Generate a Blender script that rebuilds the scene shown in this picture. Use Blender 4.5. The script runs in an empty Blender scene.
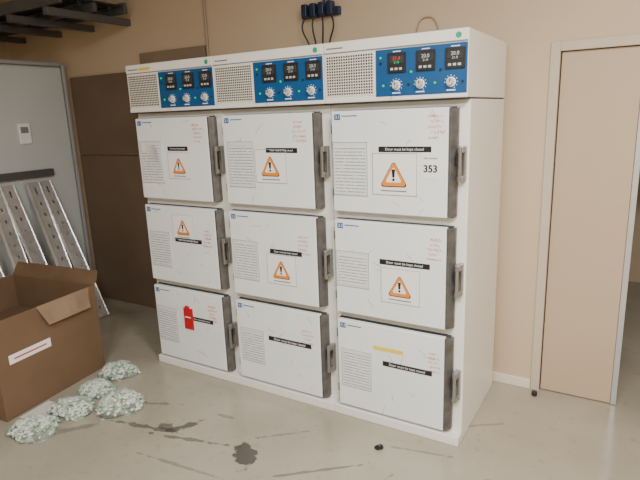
import bpy, bmesh, math, random
from mathutils import Vector, Matrix
random.seed(7)
SC=bpy.context.scene.collection

# ------------------------------------------------------------------ materials
def mat(name,col,rough=.5,metal=0.,spec=.5,noise=0.,nscale=8.,bump=0.,bscale=60.,emis=None,estr=0.,coat=0.):
    m=bpy.data.materials.new(name);m.use_nodes=True
    nt=m.node_tree;b=nt.nodes["Principled BSDF"]
    b.inputs["Roughness"].default_value=rough;b.inputs["Metallic"].default_value=metal
    b.inputs["Specular IOR Level"].default_value=spec
    b.inputs["Coat Weight"].default_value=coat
    c=(col[0],col[1],col[2],1)
    b.inputs["Base Color"].default_value=c
    if noise>0 or bump>0:
        tc=nt.nodes.new("ShaderNodeTexCoord")
    if noise>0:
        n=nt.nodes.new("ShaderNodeTexNoise");n.inputs["Scale"].default_value=nscale;n.inputs["Detail"].default_value=5
        nt.links.new(tc.outputs["Object"],n.inputs["Vector"])
        r=nt.nodes.new("ShaderNodeValToRGB")
        r.color_ramp.elements[0].position=.3;r.color_ramp.elements[1].position=.7
        r.color_ramp.elements[0].color=tuple(max(0,x*(1-noise)) for x in col)+(1,)
        r.color_ramp.elements[1].color=tuple(min(1,x*(1+noise*.5)) for x in col)+(1,)
        nt.links.new(n.outputs["Fac"],r.inputs["Fac"]);nt.links.new(r.outputs["Color"],b.inputs["Base Color"])
    if bump>0:
        n2=nt.nodes.new("ShaderNodeTexNoise");n2.inputs["Scale"].default_value=bscale;n2.inputs["Detail"].default_value=4
        nt.links.new(tc.outputs["Object"],n2.inputs["Vector"])
        bp=nt.nodes.new("ShaderNodeBump");bp.inputs["Strength"].default_value=bump;bp.inputs["Distance"].default_value=.01
        nt.links.new(n2.outputs["Fac"],bp.inputs["Height"]);nt.links.new(bp.outputs["Normal"],b.inputs["Normal"])
    if emis:
        b.inputs["Emission Color"].default_value=(*emis,1);b.inputs["Emission Strength"].default_value=estr
    return m

M={}
M['wall']=mat("wall_paint",(.58,.455,.318),.6,noise=.03,nscale=2,bump=.08,bscale=90)
M['ceil']=mat("ceiling_paint",(.40,.38,.35),.8,noise=.04)
M['base']=mat("baseboard_paint",(.74,.67,.56),.4,noise=.03)
M['doorpaint']=mat("door_paint",(.50,.385,.27),.5,noise=.03,nscale=1.5)
M['frame']=mat("door_frame_paint",(.54,.465,.37),.45,noise=.03)
M['alu']=mat("aluminium",(.62,.66,.70),.35,metal=.7,noise=.06,nscale=20)
M['cab']=mat("cabinet_enamel",(.84,.83,.78),.32,noise=.03,nscale=3)
M['cabdoor']=mat("cabinet_door_enamel",(.84,.88,.875),.28,noise=.03,nscale=5)
M['gasket']=mat("door_gasket",(.05,.05,.05),.7,noise=.2,nscale=30)
M['steeledge']=mat("steel_edge",(.12,.115,.11),.42,metal=.3,noise=.3,nscale=25)
M['steel']=mat("latch_steel",(.42,.42,.41),.3,metal=.85,noise=.1,nscale=30)
M['dark']=mat("dark_plastic",(.02,.02,.022),.4,noise=.2,nscale=20)
M['blue']=mat("control_panel_blue",(.004,.080,.235),.45,noise=.06,nscale=10)
M['bluelabel']=mat("label_blue",(.015,.12,.36),.5,noise=.05)
M['white']=mat("label_white",(.90,.90,.88),.5,noise=.02)
M['knob']=mat("knob_silver",(.65,.65,.63),.35,metal=.3,noise=.05)
M['green']=mat("logo_green",(.03,.33,.16),.5,noise=.05)
M['red']=mat("tag_red",(.55,.010,.018),.5,noise=.08,nscale=30)
M['redink']=mat("red_ink",(.62,.07,.08),.6,noise=.1)
M['ink']=mat("grey_ink",(.22,.23,.24),.6,noise=.1)
M['black']=mat("label_black",(.012,.012,.012),.5,noise=.1)
M['orange']=mat("warning_orange",(.82,.27,.03),.5,noise=.05)
M['yellow']=mat("tape_yellow",(.85,.62,.06),.5,noise=.08,nscale=30)
M['holes']=mat("vent_holes",(.03,.028,.026),.8,noise=.1)
M['vent']=mat("vent_plate",(.80,.76,.68),.5,noise=.04)
M['ledr']=mat("digit_red",(.5,.02,.02),.4,noise=.01,emis=(1,.01,.03),estr=.6)
M['ledg']=mat("digit_green",(.02,.4,.1),.4,noise=.01,emis=(.05,1,.2),estr=.4)
M['lcd']=mat("display_glass",(.04,.05,.055),.15,noise=.05)
M['brown']=mat("brown_board",(.165,.112,.070),.6,noise=.12,nscale=2.5,bump=.05)
M['brown2']=mat("brown_board_light",(.25,.185,.125),.6,noise=.1,nscale=2.5)
M['panel']=mat("white_panel",(.56,.59,.59),.4,noise=.04,nscale=2)
M['panelgrey']=mat("panel_edge_grey",(.34,.35,.35),.5,noise=.05)
M['card']=mat("cardboard",(.165,.100,.054),.8,noise=.12,nscale=4,bump=.08,bscale=40)
M['card2']=mat("cardboard_inner",(.27,.185,.115),.8,noise=.10,nscale=5,bump=.08,bscale=40)
M['galv']=mat("galvanised_steel",(.95,.96,.96),.22,metal=.72,noise=.25,nscale=9,bump=.05,bscale=12)
M['beam']=mat("tray_grey",(.11,.11,.11),.5,metal=.3,noise=.1)
M['beamdark']=mat("tray_dark",(.03,.028,.026),.6,noise=.1)
M['cable']=mat("cable_black",(.012,.014,.022),.45,noise=.1)
M['plugblue']=mat("plug_dark_blue",(.012,.022,.06),.4,noise=.1)
M['pk_w']=mat("peanut_white",(.66,.69,.61),.5,noise=.08,nscale=30)
M['pk_g']=mat("peanut_green",(.28,.42,.29),.5,noise=.08,nscale=30)
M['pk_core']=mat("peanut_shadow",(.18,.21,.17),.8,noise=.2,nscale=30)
M['paper']=mat("paper_sheet",(.66,.64,.58),.6,noise=.05)
M['sleeve']=mat("plastic_sleeve",(.76,.78,.79),.18,noise=.03,nscale=8)
M['conduit']=mat("conduit_plastic",(.36,.28,.20),.5,noise=.03)

def film():
    m=bpy.data.materials.new("bag_film");m.use_nodes=True;nt=m.node_tree;nt.nodes.clear()
    o=nt.nodes.new("ShaderNodeOutputMaterial");mx=nt.nodes.new("ShaderNodeMixShader");t=nt.nodes.new("ShaderNodeBsdfTransparent")
    g=nt.nodes.new("ShaderNodeBsdfPrincipled");g.inputs["Base Color"].default_value=(.75,.80,.74,1);g.inputs["Roughness"].default_value=.10
    n=nt.nodes.new("ShaderNodeTexNoise");n.inputs["Scale"].default_value=26;tc=nt.nodes.new("ShaderNodeTexCoord")
    r=nt.nodes.new("ShaderNodeMapRange");r.inputs[1].default_value=.48;r.inputs[2].default_value=.75;r.inputs[3].default_value=.03;r.inputs[4].default_value=.5
    nt.links.new(tc.outputs["Object"],n.inputs["Vector"]);nt.links.new(n.outputs["Fac"],r.inputs[0]);nt.links.new(r.outputs[0],mx.inputs[0])
    nt.links.new(t.outputs[0],mx.inputs[1]);nt.links.new(g.outputs[0],mx.inputs[2]);nt.links.new(mx.outputs[0],o.inputs[0]);return m
M['film']=film()

def docmat(name,base,inkc,sc):
    m=bpy.data.materials.new(name);m.use_nodes=True;nt=m.node_tree;b=nt.nodes["Principled BSDF"];b.inputs["Roughness"].default_value=.3
    tc=nt.nodes.new("ShaderNodeTexCoord");w=nt.nodes.new("ShaderNodeTexWave");w.bands_direction='Z';w.inputs["Scale"].default_value=sc
    n=nt.nodes.new("ShaderNodeTexNoise");n.inputs["Scale"].default_value=60
    r=nt.nodes.new("ShaderNodeMapRange");r.inputs[1].default_value=.55;r.inputs[2].default_value=.85
    r2=nt.nodes.new("ShaderNodeMapRange");r2.inputs[1].default_value=.25;r2.inputs[2].default_value=.5
    mu=nt.nodes.new("ShaderNodeMath");mu.operation='MULTIPLY'
    mx=nt.nodes.new("ShaderNodeMix");mx.data_type='RGBA';mx.inputs[6].default_value=(*base,1);mx.inputs[7].default_value=(*inkc,1)
    nt.links.new(tc.outputs["Object"],w.inputs["Vector"]);nt.links.new(tc.outputs["Object"],n.inputs["Vector"])
    nt.links.new(w.outputs["Fac"],r.inputs[0]);nt.links.new(n.outputs["Fac"],r2.inputs[0])
    nt.links.new(r.outputs[0],mu.inputs[0]);nt.links.new(r2.outputs[0],mu.inputs[1]);nt.links.new(mu.outputs[0],mx.inputs[0])
    nt.links.new(mx.outputs[2],b.inputs["Base Color"]);return m
M['doc']=docmat("printed_form",(.80,.82,.82),(.33,.35,.37),19)

def floormat():
    m=bpy.data.materials.new("epoxy_floor");m.use_nodes=True;nt=m.node_tree;b=nt.nodes["Principled BSDF"]
    L=nt.links.new
    tc=nt.nodes.new("ShaderNodeTexCoord")
    n=nt.nodes.new("ShaderNodeTexNoise");n.inputs["Scale"].default_value=1.6;n.inputs["Detail"].default_value=6
    L(tc.outputs["Object"],n.inputs["Vector"])
    r=nt.nodes.new("ShaderNodeValToRGB");r.color_ramp.elements[0].position=.3;r.color_ramp.elements[1].position=.7
    r.color_ramp.elements[0].color=(.315,.280,.212,1);r.color_ramp.elements[1].color=(.405,.365,.285,1)
    L(n.outputs["Fac"],r.inputs["Fac"])
    n2=nt.nodes.new("ShaderNodeTexNoise");n2.inputs["Scale"].default_value=16;n2.inputs["Detail"].default_value=7
    L(tc.outputs["Object"],n2.inputs["Vector"])
    prev=r.outputs["Color"]
    gr=nt.nodes.new("ShaderNodeMapRange");gr.inputs[1].default_value=.60;gr.inputs[2].default_value=.80;gr.inputs[3].default_value=0;gr.inputs[4].default_value=.45
    L(n2.outputs["Fac"],gr.inputs[0])
    m0=nt.nodes.new("ShaderNodeMix");m0.data_type='RGBA';L(gr.outputs[0],m0.inputs[0]);L(prev,m0.inputs[6]);m0.inputs[7].default_value=(.17,.15,.12,1);prev=m0.outputs[2]
    stains=[(1.22,-.55,.045,.090,.45,.92),(.76,-.52,.075,.026,1.0,.85),(.57,-.62,.18,.014,.2,.7),(.85,-.60,.18,.011,.25,.65),
            (1.60,-.50,.20,.007,.69,.55),(.42,-.42,.10,.012,.4,.45),(1.0,-.78,.22,.008,.1,.4),(.66,-.56,.04,.024,.2,.7),(2.0,-.12,.14,.008,.2,.4),
            (1.32,-.30,.12,.008,.7,.4),(2.2,.25,.15,.008,.6,.35),(.9,-.33,.06,.012,.1,.4),(1.9,-.45,.10,.006,1.2,.4),(.2,-.85,.12,.02,.9,.4),(2.35,-.2,.03,.02,.3,.3)]
    for (x,y,rx,ry,ro,st) in stains:
        mp=nt.nodes.new("ShaderNodeMapping");mp.vector_type='TEXTURE'
        mp.inputs["Location"].default_value=(x,y,0);mp.inputs["Rotation"].default_value=(0,0,ro);mp.inputs["Scale"].default_value=(rx,ry,1)
        L(tc.outputs["Object"],mp.inputs["Vector"])
        le=nt.nodes.new("ShaderNodeVectorMath");le.operation='LENGTH';L(mp.outputs[0],le.inputs[0])
        a=nt.nodes.new("ShaderNodeMath");a.operation='MULTIPLY_ADD';L(n2.outputs["Fac"],a.inputs[0]);a.inputs[1].default_value=4.0
        L(le.outputs["Value"],a.inputs[2])
        q=nt.nodes.new("ShaderNodeMapRange");q.inputs[1].default_value=3.2;q.inputs[2].default_value=2.95;q.inputs[3].default_value=0;q.inputs[4].default_value=st
        L(a.outputs[0],q.inputs[0])
        mx=nt.nodes.new("ShaderNodeMix");mx.data_type='RGBA';L(q.outputs[0],mx.inputs[0]);L(prev,mx.inputs[6]);mx.inputs[7].default_value=(.065,.058,.05,1)
        prev=mx.outputs[2]
    L(prev,b.inputs["Base Color"])
    n3=nt.nodes.new("ShaderNodeTexNoise");n3.inputs["Scale"].default_value=4
    L(tc.outputs["Object"],n3.inputs["Vector"])
    rr=nt.nodes.new("ShaderNodeMapRange");rr.inputs[3].default_value=.12;rr.inputs[4].default_value=.28;L(n3.outputs["Fac"],rr.inputs[0]);L(rr.outputs[0],b.inputs["Roughness"])
    bp=nt.nodes.new("ShaderNodeBump");bp.inputs["Strength"].default_value=.05;bp.inputs["Distance"].default_value=.01
    L(n2.outputs["Fac"],bp.inputs["Height"]);L(bp.outputs["Normal"],b.inputs["Normal"])
    return m
M['floor']=floormat()

# ------------------------------------------------------------------ helpers
def empty(name,loc=(0,0,0),rz=0):
    e=bpy.data.objects.new(name,None);e.empty_display_size=.1;e.location=loc;e.rotation_euler=(0,0,rz);SC.objects.link(e);return e
def finish(name,bm,mats,parent=None,bevel=0,seg=2,smooth=False):
    me=bpy.data.meshes.new(name);bm.normal_update();bm.to_mesh(me);bm.free()
    for m in (mats if isinstance(mats,(list,tuple)) else [mats]): me.materials.append(m)
    if smooth:
        for p in me.polygons:p.use_smooth=True
    o=bpy.data.objects.new(name,me);SC.objects.link(o)
    if parent:o.parent=parent
    if bevel:
        md=o.modifiers.new("bevel","BEVEL");md.width=bevel;md.segments=seg;md.limit_method='ANGLE'
    return o
def addbox(bm,x0,x1,y0,y1,z0,z1,mi=0,T=None):
    vs=[Vector(p) for p in ((x0,y0,z0),(x1,y0,z0),(x1,y1,z0),(x0,y1,z0),(x0,y0,z1),(x1,y0,z1),(x1,y1,z1),(x0,y1,z1))]
    if T: vs=[T@v for v in vs]
    v=[bm.verts.new(p) for p in vs]
    for q in ((0,3,2,1),(4,5,6,7),(0,1,5,4),(1,2,6,5),(2,3,7,6),(3,0,4,7)):
        f=bm.faces.new([v[i] for i in q]);f.material_index=mi
def box(name,x0,x1,y0,y1,z0,z1,m,parent=None,bevel=0,T=None,seg=2):
    bm=bmesh.new();addbox(bm,x0,x1,y0,y1,z0,z1,0,T);return finish(name,bm,m,parent,bevel,seg)
def prism(bm,pts,y0,y1,mi=0):
    a=[bm.verts.new((p[0],y0,p[1])) for p in pts];b=[bm.verts.new((p[0],y1,p[1])) for p in pts]
    fs=[bm.faces.new(a),bm.faces.new(b[::-1])]
    n=len(pts)
    for i in range(n): fs.append(bm.faces.new((a[(i+1)%n],a[i],b[i],b[(i+1)%n])))
    for f in fs:f.material_index=mi
def disc(bm,cx,cz,r,y0,y1,mi=0,n=20,r1=None):
    r1=r if r1 is None else r1
    a=[bm.verts.new((cx+r1*math.cos(t*2*math.pi/n),y0,cz+r1*math.sin(t*2*math.pi/n))) for t in range(n)]
    b=[bm.verts.new((cx+r*math.cos(t*2*math.pi/n),y1,cz+r*math.sin(t*2*math.pi/n))) for t in range(n)]
    fs=[bm.faces.new(a),bm.faces.new(b[::-1])]
    for i in range(n): fs.append(bm.faces.new((a[(i+1)%n],a[i],b[i],b[(i+1)%n])))
    for f in fs:f.material_index=mi
def fixn(bm): bmesh.ops.recalc_face_normals(bm,faces=bm.faces)
def tube(name,pts,r,m,parent=None,res=3):
    cu=bpy.data.curves.new(name,"CURVE");cu.dimensions='3D';cu.bevel_depth=r;cu.bevel_resolution=res
    s=cu.splines.new('BEZIER');s.bezier_points.add(len(pts)-1)
    for bp,p in zip(s.bezier_points,pts):
        bp.co=p;bp.handle_left_type=bp.handle_right_type='AUTO'
    cu.materials.append(m);cu.use_fill_caps=True
    o=bpy.data.objects.new(name,cu);SC.objects.link(o)
    if parent:o.parent=parent
    return o
def text(name,body,size,loc,m,parent,rot=(math.pi/2,0,0),off=0):
    t=bpy.data.curves.new(name,"FONT");t.body=body;t.size=size;t.align_x='CENTER';t.align_y='CENTER';t.extrude=.0004;t.offset=off
    t.materials.append(m)
    o=bpy.data.objects.new(name,t);o.location=loc;o.rotation_euler=rot;SC.objects.link(o);o.parent=parent;return o

# ------------------------------------------------------------------ room shell
XL,XR,YF,YB,ZC=-2.6,4.6,-5.2,.78,3.1
box("floor",XL-.1,XR+.1,YF-.1,3.4,-.1,0,M['floor'])
box("ceiling",XL-.1,XR+.1,YF-.1,3.4,ZC,ZC+.1,M['ceil'])
box("wall_left",XL-.1,XL,YF-.1,3.4,0,ZC,M['wall'])
box("wall_right",XR,XR+.1,YF-.1,3.4,0,ZC,M['wall'])
box("wall_front",XL,XR,YF-.1,YF,0,ZC,M['wall'])
bm=bmesh.new()
addbox(bm,XL,2.36,YB,YB+.15,0,ZC);addbox(bm,2.36,3.75,YB,YB+.15,1.99,ZC);addbox(bm,3.75,XR,YB,YB+.15,0,ZC)
finish("wall_back",bm,M['wall'])
box("wall_corridor",XL,XR,3.3,3.4,0,ZC,M['wall'])
box("baseboard_back",-.6,2.358,YB-.012,YB,0,.06,M['base'],bevel=.003)
d=empty("door_1",(2.36,YB,0))
bm=bmesh.new();addbox(bm,0,.048,-.012,.15,0,1.99);addbox(bm,.048,1.39,-.012,.15,1.942,1.99);addbox(bm,1.34,1.39,-.012,.15,0,1.942)
finish("frame",bm,M['frame'],d,.003)
box("leaf",.054,.425,.012,.052,.006,1.938,M['doorpaint'],d,.002)
box("leaf_edge_strip",.427,.455,.006,.058,.006,1.938,M['alu'],d,.002)
box("open_leaf",1.295,1.338,.06,.95,.006,1.938,M['doorpaint'],d,.002)
ds=empty("door_stop",(2.395,.70,0))
bm=bmesh.new();disc(bm,0,0,.016,-.014,.014,0,16);fixn(bm)
bmesh.ops.rotate(bm,verts=bm.verts,matrix=Matrix.Rotation(math.pi/2,3,'X'));bmesh.ops.translate(bm,verts=bm.verts,vec=(0,0,.014))
finish("rubber",bm,M['dark'],ds,.004)

# ------------------------------------------------------------------ climate cabinets
W=.716;D=.719
ROWS=[(1.177,1.680),(.622,1.131),(.068,.577)]
DL,DR=.034,.634
def warning(g,cx,cz,s,y,name):
    bm=bmesh.new()
    def tri(k,zoff=0):
        h=s*.88*k
        P=[];n=4
        c=[(-s/2*k,-h/2),(s/2*k,-h/2),(0,h/2)];rr=s*.08*k
        cen=(0,-h/2+h/3)
        for (x,z),a0 in zip(c,(150,270,30)):
            ux,uz=cen[0]-x,cen[1]-z;l=math.hypot(ux,uz);x2,z2=x+ux/l*rr*2,z+uz/l*rr*2
            for i in range(n+1):
                a=math.radians(a0+120*i/n);P.append((cx+x2+rr*math.cos(a),cz+z2+rr*math.sin(a)+zoff))
        return P
    prism(bm,tri(1.12),y-.0008,y,0)
    prism(bm,tri(1.04),y-.0014,y-.0006,1)
    prism(bm,tri(.66,-.003*s/.1),y-.0022,y-.0012,2)
    prism(bm,[(cx-.007*s/.1,cz+.016*s/.1),(cx+.007*s/.1,cz+.016*s/.1),(cx+.004*s/.1,cz-.014*s/.1),(cx-.004*s/.1,cz-.014*s/.1)],y-.003,y-.002,0)
    disc(bm,cx,cz-.022*s/.1,.0052*s/.1,y-.003,y-.002,0,10)
    fixn(bm);finish(name,bm,[M['black'],M['orange'],M['white']],g)
def scribble(g,name,x,z,w,h,mt,y,seed,n=3):
    rnd=random.Random(seed);bm=bmesh.new()
    for i in range(n):
        zz=z-h*(i+.5)/n;xx=x+rnd.uniform(0,.02);we=w-rnd.uniform(0,.03)
        while xx<x+we:
            l=rnd.uniform(.006,.018);a=rnd.uniform(-.9,.9)
            T=Matrix.Translation((xx,y,zz+rnd.uniform(-.002,.002)))@Matrix.Rotation(a+1.2,4,'Y')
            addbox(bm,-l/2,l/2,-.0004,.0004,-.0011,.0011,0,T);xx+=rnd.uniform(.005,.011)
    finish(name,bm,mt,g)

def cabinet(idx,x0,doors):
    g=empty("climate_cabinet",(x0,0,0))
    e=.0012
    bm=bmesh.new();addbox(bm,e,W-e,.055,D,.0,1.712);finish("body",bm,M['cab'],g,.004)
    box("plinth",e,W-e,.0,.0545,.0,.052,M['cab'],g,.004)
    bm=bmesh.new();addbox(bm,e,W-e,.0,D+.004,1.718,2.004);finish("header",bm,M['cab'],g,.005)
    box("header_shadow_gap",.004,W-.004,.012,D-.01,1.711,1.719,M['gasket'],g)
    box("header_top_lip",.004,W-.004,-.004,.0,1.955,2.0,M['cab'],g,.0015)
    box("header_bottom_lip",.004,W-.004,-.004,.0,1.720,1.738,M['cab'],g,.0015)
    box("header_trim_line",.004,W-.004,-.0025,-.0002,1.950,1.9545,M['ink'],g)
    box("vent_plate",.014,.272,-.003,-.0002,1.748,1.944,M['vent'],g)
    bm=bmesh.new();p=.0132
    for i in range(19):
        for j in range(14):
            cx=.024+i*p;cz=1.760+j*p
            addbox(bm,cx-.0044,cx+.0044,-.0036,-.0029,cz-.0042,cz+.0042)
    finish("vent_holes",bm,M['holes'],g)
    box("control_panel",.284,.712,-.006,-.0002,1.738,1.946,M['blue'],g,.001)
    PX,PW=.284,.428
    for k,fx in enumerate((.25,.57,.88)):
        cx=PX+PW*fx;cz=1.884;s=.043
        bm=bmesh.new()
        addbox(bm,cx-s,cx+s,-.014,-.005,cz-s,cz+s,0)
        addbox(bm,cx-s*.8,cx+s*.8,-.0150,-.0135,cz-s*.05,cz+s*.72,1)
        for b in range(3): addbox(bm,cx-s*.7+b*s*.5,cx-s*.7+b*s*.5+s*.32,-.0155,-.0135,cz-s*.75,cz-s*.5,2)
        finish("controller_%d"%(k+1),bm,[M['dark'],M['lcd'],M['knob']],g,.0015)
        on=(idx==2 and k==0)
        text("digits_%d"%(k+1),"21.4" if on else "20.0",.022,(cx,-.0155,cz+s*.42),M['ledr'] if on else M['knob'],g)
        text("setpoint_%d"%(k+1),"21.0",.015,(cx,-.0155,cz+s*.02),M['ledg'] if on else M['knob'],g)
        kx=PX+PW*(.24,.51,.84)[k];kz=1.786
        bm=bmesh.new()
        disc(bm,kx,kz,.021,-.0085,-.0058,0,28)
        disc(bm,kx,kz,.016,-.026,-.008,1,28,.013)
        addbox(bm,kx-.002,kx+.002,-.0272,-.0255,kz,kz+.013,2)
        for t in range(9):
            a=math.radians(-30+30*t);addbox(bm,-.0015,.0015,-.0072,-.0058,.026,.030,0,Matrix.Translation((kx,0,kz))@Matrix.Rotation(a-math.pi/2+.5,4,'Y'))
        fixn(bm);finish("knob_%d"%(k+1),bm,[M['white'],M['knob'],M['dark']],g)
        bm=bmesh.new();addbox(bm,kx-.02,kx+.02,-.0072,-.0058,kz-.037,kz-.032);addbox(bm,cx-.02,cx+.018,-.0072,-.0058,cz+.047,cz+.051)
        finish("legend_%d"%(k+1),bm,M['white'],g)
    bm=bmesh.new()
    for q,(fx,z) in enumerate(((.06,1.91),(.06,1.885),(.09,1.786),(.38,1.786),(.67,1.786),(.96,1.786),(.41,1.84),(.73,1.84))):
        disc(bm,PX+PW*fx,z,.0055,-.010,-.0058,q%2,12)
    fixn(bm);finish("indicator_lamps",bm,[M['ledg'],M['dark']],g)
    bm=bmesh.new();disc(bm,.672,1.977,.013,-.0056,-.0038,0,20);fixn(bm);finish("maker_badge",bm,M['green'],g)
    text("unit_number","- %d -"%(idx+1),.02,(.36,-.0046,1.729),M['ink'],g)
    box("brand_strip",.02,.11,-.0048,-.0038,1.970,1.977,M['ink'],g)
    if idx==0: box("header_tape",.12,.22,-.0052,-.0038,1.966,1.982,M['yellow'],g)
    for r,(z0,z1) in enumerate(ROWS):
        n=r+1
        box("door_%d_panel"%n,DL,DR,.0,.032,z0,z1,M['cabdoor'],g,.005,seg=3)
        box("door_%d_gasket"%n,DL-.002,DR+.02,.032,.056,z0-.002,z1+.002,M['gasket'],g)
        bm=bmesh.new()
        prof=[(DR+.0005,.003),(DR+.012,.003),(DR+.034,.030),(DR+.034,.052),(DR+.0005,.052)]
        a=[bm.verts.new((x,y,z0+.004)) for x,y in prof];b=[bm.verts.new((x,y,z1-.004)) for x,y in prof]
        bm.faces.new(a);bm.faces.new(b[::-1])
        for i in range(5): bm.faces.new((a[i],a[(i+1)%5],b[(i+1)%5],b[i]))
        fixn(bm);finish("door_%d_steel_edge"%n,bm,M['steeledge'],g,.0015)
        zc=(z0+z1)/2
        bm=bmesh.new()
        addbox(bm,.680,.706,.030,.056,zc-.080,zc+.080,0)
        addbox(bm,.676,.702,-.002,.034,zc+.050,zc+.080,0)
        addbox(bm,.676,.702,-.002,.034,zc-.080,zc-.055,0)
        addbox(bm,.682,.697,-.010,.004,zc-.080,zc+.080,0)
        addbox(bm,.668,.684,.000,.032,zc-.012,zc+.050,1)
        finish("latch_%d"%n,bm,[M['steel'],M['dark']],g,.004)
        bm=bmesh.new()
        for hz in (z0+.07,z1-.11):
            addbox(bm,DL-.013,DL-.001,.012,.056,hz,hz+.045)
        finish("hinges_%d"%n,bm,M['steeledge'],g,.003)
        dw=DR-DL;dh=z1-z0
        U=lambda u:DL+u*dw
        V=lambda v:z1-v*dh
        S=doors[r]
        box("corner_label_%d"%n,U(.03),U(.085),-.0015,-.0002,V(.085),V(.03),M['bluelabel'],g)
        text("corner_text_%d"%n,"%d.%d"%(idx+1,n),.022,(U(.06),-.0018,V(.058)),M['white'],g)
        box("corner_line_%d"%n,U(.10),U(.24),-.0012,-.0002,V(.055),V(.045),M['bluelabel'],g)
        u0,u1,v0,v1=S['doc']
        box("document_sleeve_%d"%n,U(u0),U(u1),-.003,-.0002,V(v1),V(v0),M['sleeve'],g,.0008)
        box("document_%d"%n,U(u0)+.010,U(u1)-.010,-.0036,-.003,V(v1)+.012,V(v0)-.022,M['doc'],g)
        bm=bmesh.new()
        for (xa,xb,za,zb) in ((U(u0),U(u1),V(v0)-.003,V(v0)),(U(u0),U(u1),V(v1),V(v1)+.003),(U(u0),U(u0)+.003,V(v1),V(v0)),(U(u1)-.003,U(u1),V(v1),V(v0))):
            addbox(bm,xa,xb,-.0038,-.003,za,zb)
        finish("sleeve_border_%d"%n,bm,M['alu'],g)
        u0,u1,v=S['strip']
        box("notice_strip_%d"%n,U(u0),U(u1),-.002,-.0002,V(v+.026),V(v-.026),M['black'],g)
        text("notice_text_%d"%n,"Door must be kept closed",(u1-u0)*dw/14.5,((U(u0)+U(u1))/2,-.0024,V(v)),M['sleeve'],g)
        if 'warn' in S:
            u,v,s=S['warn']
            box("warning_paper_%d"%n,U(u)-s*.85,U(u)+s*.90,-.0018,-.0002,V(v)-s*.80,V(v)+s*.74,M['white'],g)
            box("warning_caption_%d"%n,U(u)-s*.5,U(u)+s*.5,-.0024,-.0016,V(v)-s*.66,V(v)-s*.61,M['ink'],g)
            bm=bmesh.new()
            for (xa,xb,za,zb) in ((-.85,.90,-.80,-.775),(-.85,.90,.715,.74),(-.85,-.825,-.8,.74),(.875,.90,-.8,.74)):
                addbox(bm,U(u)+s*xa,U(u)+s*xb,-.0022,-.0017,V(v)+s*za,V(v)+s*zb)
            finish("warning_paper_edge_%d"%n,bm,M['alu'],g)
            warning(g,U(u),V(v),s,-.0020,"warning_sign_%d"%n)
        scribble(g,"handwriting_%d"%n,U(S['hand'][0]),V(S['hand'][1]),.085,.12,M['redink'],-.0008,idx*10+n,5)
        if 'num' in S:
            box("number_label",U(.79),U(.94),-.0016,-.0002,V(.64),V(.40),M['white'],g)
            text("number_text","353",.046,(U(.865),-.0022,V(.55)),M['black'],g,off=.0012)
            text("number_caption","Test chamber",.012,(U(.865),-.0022,V(.45)),M['black'],g)
        if 'redtag' in S:
            box("red_tag",U(.44),U(.575),-.006,-.0002,V(.53),V(.24),M['red'],g,.002)
            box("red_tag_clip",U(.47),U(.53),-.009,-.0002,V(.26),V(.21),M['red'],g,.001)
            box("red_tag_mark",U(.46),U(.54),-.0068,-.0058,V(.37),V(.355),M['white'],g)
        if 'yellow' in S:
            box("yellow_tape",U(.36),U(.64),-.0016,-.0002,V(.262),V(.222),M['yellow'],g)
        if 'loose' in S:
            bm=bmesh.new();nx=8
            pts=[]
            for i in range(nx+1):
                t=i/nx;pts.append((U(.06)+t*.17,-.004-.045*t*t*(1),V(.30)-t*.02))
            for i in range(nx):
                a=pts[i];b=pts[i+1];h=.05+.04*(i/nx);h2=.05+.04*((i+1)/nx)
                bm.faces.new([bm.verts.new(q) for q in ((a[0],a[1],a[2]-h),(b[0],b[1],b[2]-h2),b,a)])
            bmesh.ops.remove_doubles(bm,verts=bm.verts,dist=1e-4)
            finish("loose_paper",bm,M['white'],g,smooth=True)
        rnd=random.Random(idx*7+n);bm=bmesh.new()
        for k in range(8):
            x=U(rnd.uniform(.15,.9));z=V(rnd.uniform(.05,.95));a=rnd.uniform(-1.5,1.5);l=rnd.uniform(.01,.035)
            addbox(bm,-l,l,-.0003,.0003,-.0008,.0008,0,Matrix.Translation((x,-.0003,z))@Matrix.Rotation(a,4,'Y'))
        finish("scuffs_%d"%n,bm,M['ink'],g)
    return g

c1=[dict(doc=(.03,.35,.28,.80),strip=(.44,.72,.37),warn=(.58,.57,.105),hand=(.80,.07),loose=1),
    dict(doc=(.04,.34,.34,.80),strip=(.42,.80,.42),warn=(.55,.25,.105),hand=(.82,.25)),
    dict(doc=(.03,.33,.28,.76),strip=(.54,.86,.37),hand=(.80,.14),redtag=1)]
c2=[dict(doc=(.05,.36,.29,.80),strip=(.50,.84,.385),warn=(.54,.55,.12),hand=(.80,.07)),
    dict(doc=(.03,.34,.33,.80),strip=(.48,.84,.42),warn=(.60,.62,.115),hand=(.80,.20)),
    dict(doc=(.05,.34,.33,.76),strip=(.40,.90,.40),hand=(.80,.20))]
c3=[dict(doc=(.01,.33,.30,.83),strip=(.43,.87,.37),warn=(.56,.60,.132),hand=(.84,.05),num=1),
    dict(doc=(.01,.33,.32,.70),strip=(.43,.87,.39),warn=(.61,.62,.120),hand=(.84,.10)),
    dict(doc=(.04,.34,.32,.76),strip=(.45,.90,.40),hand=(.85,.16),yellow=1)]
cabinet(0,0,c1);cabinet(1,W,c2);cabinet(2,2*W,c3)

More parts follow.
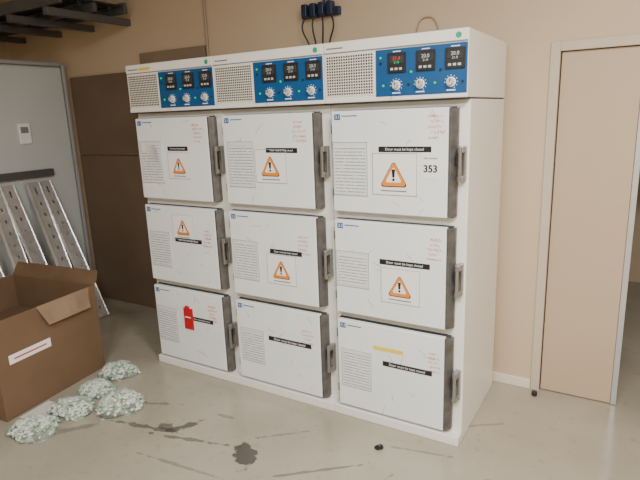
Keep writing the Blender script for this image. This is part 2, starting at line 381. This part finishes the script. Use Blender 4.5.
# ------------------------------------------------------------------ left background
g=empty("wooden_partition",(0,0,0))
box("panel_lower",-1.64,-.72,YB-.030,YB-.002,.0,1.375,M['brown'],g,.002)
box("panel_upper",-1.64,-.72,YB-.030,YB-.002,1.383,2.06,M['brown'],g,.002)
box("side_panel",-.715,-.02,YB-.028,YB-.002,.0,2.19,M['brown2'],g,.002)
g=empty("cold_room_door",(0,0,0))
box("slab",-1.71,-1.665,-.35,.70,.02,2.15,M['panel'],g,.03,seg=4)
bm=bmesh.new();addbox(bm,-1.715,-1.655,.70,.735,.0,2.18);addbox(bm,-1.715,-1.655,-.35,.70,2.155,2.19);addbox(bm,-1.715,-1.655,-.385,-.35,0,2.19)
finish("edge_trim",bm,M['panelgrey'],g,.012,3)
box("thermostat",-1.664,-1.645,.22,.32,1.51,1.68,M['white'],g,.006)
box("thermostat_display",-1.645,-1.643,.235,.30,1.60,1.65,M['ink'],g)
box("kick_rail",-1.664,-1.620,-.35,.46,1.225,1.285,M['beam'],g,.004)
def upright(y,zlen,xb,ang,tw):
    e=empty("shelf_upright",(xb,y,.012));e.rotation_euler=(tw,-ang,0)
    bm=bmesh.new();w=.050;t=.002
    addbox(bm,0,t,-w,-.008,0,zlen);addbox(bm,0,t,.008,w,0,zlen)
    z=0
    while z<zlen-.09:
        addbox(bm,0,t,-.008,.008,z,z+.072);z+=.10
    addbox(bm,0,t,-.008,.008,zlen-.05,zlen)
    for s in (-1,1):
        T=Matrix.Translation((t,s*w,0))@Matrix.Rotation(s*math.radians(-25),4,'Z')
        addbox(bm,-.022,0,-.001,.001,0,zlen,0,T)
        addbox(bm,0,.010,s*w-.001,s*w+.001,0,zlen)
    finish("channel",bm,M['galv'],e)
    return e
for i,y in enumerate((-.30,-.13,.045,.22,.39)):
    upright(y,1.28,-1.105,math.radians(23),math.radians((2,-2,1,-1,2)[i]))

# ------------------------------------------------------------------ cardboard box
g=empty("cardboard_box",(-.285,-.23,0),math.radians(7))
bx,by,bz,t=.80,.745,.60,.006
bm=bmesh.new()
addbox(bm,-bx,0,-by,0,0,t)
addbox(bm,-t,0,-by,0,t,bz);addbox(bm,-bx,-bx+t,-by,0,t,bz);addbox(bm,-bx+t,-t,-t,0,t,bz);addbox(bm,-bx+t,-t,-by,-by+t,t,bz)
finish("carton",bm,M['card'],g,.002)
def flap(name,org,ax,ang,l0,l1,h,m,trap=.03):
    bm=bmesh.new()
    n=6
    rows=[]
    for j in range(n+1):
        q=j/n;a0=l0+trap*q;a1=l1-trap*q;hh=h*q;bow=.012*math.sin(q*3)
        rows.append([(a0+(a1-a0)*i/n,hh,bow*math.sin(i*1.3)) for i in range(n+1)])
    T=Matrix.Translation(org)@Matrix.Rotation(ang,4,'X' if ax=='x' else 'Y')
    f=(lambda p,k:T@Vector((p[0],k+p[2],p[1]))) if ax=='x' else (lambda p,k:T@Vector((k+p[2],p[0],p[1])))
    G=[[[bm.verts.new(f(p,k)) for p in row] for row in rows] for k in (-.003,.003)]
    for j in range(n):
        for i in range(n):
            for s in (0,1): bm.faces.new((G[s][j][i],G[s][j][i+1],G[s][j+1][i+1],G[s][j+1][i]))
    for i in range(n):
        for j in (0,n): bm.faces.new((G[0][j][i],G[0][j][i+1],G[1][j][i+1],G[1][j][i]))
        for c in (0,n): bm.faces.new((G[0][i][c],G[0][i+1][c],G[1][i+1][c],G[1][i][c]))
    fixn(bm);return finish(name,bm,m,g,smooth=False)
flap("flap_far",(0,-.003,bz),'x',math.radians(-30),-bx,0,.10,M['card'],.01)
flap("flap_near",(0,-by+.003,bz),'x',math.radians(118),-bx,0,.2,M['card2'])
flap("flap_side",(-.001,0,bz),'y',math.radians(160),-.45,-.05,.13,M['card2'],.04)
flap("flap_left",(-bx,0,bz),'y',math.radians(-115),-by,0,.2,M['card2'])
box("shipping_label",0.0,.002,-.67,-.39,.325,.38,M['white'],g)
box("shipping_label_print",.002,.003,-.64,-.42,.347,.357,M['redink'],g)
box("inner_sheet",-bx+.02,-.02,-by+.02,-.02,.36,.366,M['card'],g)

# ------------------------------------------------------------------ packing material bags
def bag(x,y,rx,ry,rz,h,seed):
    e=empty("packing_chip_bag",(x,y,0),rz)
    rnd=random.Random(seed);bm=bmesh.new()
    def R(a): return 1+.08*math.sin(3*a+seed)+.05*math.sin(5*a+seed*2)
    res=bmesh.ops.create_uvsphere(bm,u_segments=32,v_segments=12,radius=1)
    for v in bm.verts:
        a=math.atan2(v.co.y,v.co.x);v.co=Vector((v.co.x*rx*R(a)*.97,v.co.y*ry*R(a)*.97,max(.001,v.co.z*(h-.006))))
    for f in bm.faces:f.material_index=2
    for k in range(300):
        a=rnd.uniform(0,2*math.pi);q=math.sqrt(rnd.random())
        px=rx*q*R(a)*math.cos(a);py=ry*q*R(a)*math.sin(a)
        top=h*math.sqrt(max(0,1-(q*.97)**2))
        z=max(.012,top-rnd.uniform(0,.010))
        r=rnd.uniform(.008,.014)
        T=Matrix.Translation((px,py,z))@Matrix.Rotation(rnd.uniform(0,6),4,'Z')@Matrix.Rotation(rnd.uniform(0,6),4,'X')@Matrix.Diagonal((1.5,.8,.7,1))
        res=bmesh.ops.create_icosphere(bm,subdivisions=1,radius=r,matrix=T)
        mi=1 if rnd.random()<.36 else 0
        for v in res['verts']:
            for f in v.link_faces:f.material_index=mi
    for v in bm.verts:
        if v.co.z<.001:v.co.z=.001
    finish("chips",bm,[M['pk_w'],M['pk_g'],M['pk_core']],e,smooth=True)
    bm=bmesh.new();bmesh.ops.create_uvsphere(bm,u_segments=48,v_segments=20,radius=1)
    for v in bm.verts:
        a=math.atan2(v.co.y,v.co.x)
        n=.05*math.sin(9*a+seed+5*v.co.z)+.04*math.sin(17*a+3*seed)
        k=R(a)*(1.09+n);v.co=Vector((v.co.x*rx*k,v.co.y*ry*k,max(.001,(v.co.z*(h+.016)*(1+n) if v.co.z>0 else 0.001))))
    finish("film",bm,M['film'],e,smooth=True)
bag(-.09,-.275,.125,.085,.5,.085,1)
bag(-.01,-.50,.120,.090,.2,.080,2)
bag(.28,-.56,.130,.105,.9,.105,3)
bag(.045,-.71,.130,.095,.3,.075,4)
bag(.055,-.955,.125,.100,.6,.085,5)
g=empty("paper_sheet",(-.115,-.80,0),math.radians(7))
box("sheet",-.075,.045,-.10,.10,.001,.004,M['paper'],g)

g=empty("black_rubber_scrap",(1.80,-.20,0))
bm=bmesh.new();bmesh.ops.create_icosphere(bm,subdivisions=2,radius=.020)
for v in bm.verts:
    v.co=Vector((v.co.x*1.0+.006*math.sin(200*v.co.y),v.co.y*.8,max(0,v.co.z*1.0+.009+.006*math.sin(150*v.co.x))))
finish("scrap",bm,M['dark'],g)

g=empty("leaning_board",(-.30,.60,0))
T=Matrix.Rotation(math.radians(4),4,'Y')
box("board",0,.012,-.10,.13,.003,.62,M['frame'],g,.002,T=T)

# ------------------------------------------------------------------ cables and sockets above the cabinet
g=empty("power_socket_strip",(.98,YB,2.295))
box("backplate",-.14,.14,-.03,0,-.025,.025,M['plugblue'],g,.004)
for i in range(4):
    bm=bmesh.new();addbox(bm,-.115+i*.062,-.075+i*.062,-.075,-.028,-.022,.055);finish("plug_%d"%(i+1),bm,M['plugblue'],g,.006)
    x=-.095+i*.062
    tube("cable_%d"%(i+1),[(x,-.055,-.018),(x+.015*(i-1.5),-.06,-.08),(x-.012*(i-1),-.035,-.2),(x,-.03,-.4)],.0055,M['cable'],g)
tube("cable_up",[(.03,-.03,.02),(.035,-.02,.3),(.03,-.02,.75)],.007,M['cable'],g)
tube("cable_up_2",[(.075,-.05,.04),(.07,-.02,.3),(.065,-.02,.75)],.006,M['cable'],g)
g=empty("wall_conduit",(0.0,YB,0))
tube("pipe",[(0,-.012,2.0),(0,-.012,2.5),(0,-.012,3.08)],.010,M['conduit'],g)
g=empty("wall_cable",(.14,YB,0))
tube("loop",[(1.50,-.01,1.9),(1.50,-.012,2.17),(1.545,-.012,2.19),(1.59,-.012,2.17),(1.60,-.01,1.9)],.003,M['conduit'],g)

# ------------------------------------------------------------------ overhead cable tray
g=empty("cable_tray",(0,0,.06))
box("rail_front",-2.55,-.72,.10,.13,2.42,2.50,M['beam'],g,.004)
box("rail_mid",-2.55,-.72,.38,.41,2.40,2.46,M['beam'],g,.004)
box("rail_back",-2.55,-.72,.66,.69,2.42,2.50,M['beam'],g,.004)
box("tray_bed",-2.55,-.74,.13,.66,2.47,2.48,M['beamdark'],g)
for i,x in enumerate((-2.3,-1.75,-1.3,-.85)):
    box("bracket_%d"%(i+1),x,x+.05,.06,YB,2.35,2.40,M['beam'],g,.003)
for i,x in enumerate((-1.74,-.84)):
    tube("hanger_rod_%d"%(i+1),[(x+.02,.40,2.38),(x+.02,.40,2.7),(x+.02,.40,3.03)],.006,M['steel'],g)
tube("tray_cable_1",[(-2.5,.28,2.44),(-1.6,.30,2.43),(-.74,.28,2.44)],.02,M['cable'],g)
tube("tray_cable_2",[(-2.5,.52,2.44),(-1.6,.50,2.43),(-.74,.54,2.44)],.018,M['cable'],g)
tube("tray_cable_3",[(-2.5,.22,2.51),(-1.6,.20,2.50),(-.70,.22,2.51)],.02,M['cable'],g)

# ------------------------------------------------------------------ lights
def area(name,loc,sx,sy,p,col,rot=(0,0,0)):
    l=bpy.data.lights.new(name,'AREA');l.shape='RECTANGLE';l.size=sx;l.size_y=sy;l.energy=p;l.color=col
    o=bpy.data.objects.new(name,l);o.location=loc;o.rotation_euler=rot;SC.objects.link(o);return o
area("ceiling_lamp_1",(3.3,-1.5,3.05),1.2,.25,120,(1,.98,.93))
area("ceiling_lamp_2",(2.1,-3.0,3.05),1.2,.25,105,(.97,.985,1))
area("ceiling_lamp_3",(3.6,-3.6,3.05),1.2,.25,75,(1,.985,.96))
w=bpy.data.worlds.new("world");bpy.context.scene.world=w;w.use_nodes=True
w.node_tree.nodes["Background"].inputs[0].default_value=(.9,.92,1,1);w.node_tree.nodes["Background"].inputs[1].default_value=.3

# ------------------------------------------------------------------ camera
yaw,pitch,roll=-5.45812e-01,-2.33585e-01,-3.67857e-02
f=Vector((math.sin(yaw)*math.cos(pitch),math.cos(yaw)*math.cos(pitch),math.sin(pitch)))
r0=f.cross(Vector((0,0,1))).normalized();u0=r0.cross(f)
r=r0*math.cos(roll)+u0*math.sin(roll);u=-r0*math.sin(roll)+u0*math.cos(roll)
cd=bpy.data.cameras.new("camera");cd.sensor_width=36;cd.lens=36*532.1/640;cd.clip_start=.05
co=bpy.data.objects.new("camera",cd);SC.objects.link(co)
co.matrix_world=Matrix(((r.x,u.x,-f.x,2.81664),(r.y,u.y,-f.y,-2.37482),(r.z,u.z,-f.z,1.67259),(0,0,0,1)))
bpy.context.scene.camera=co
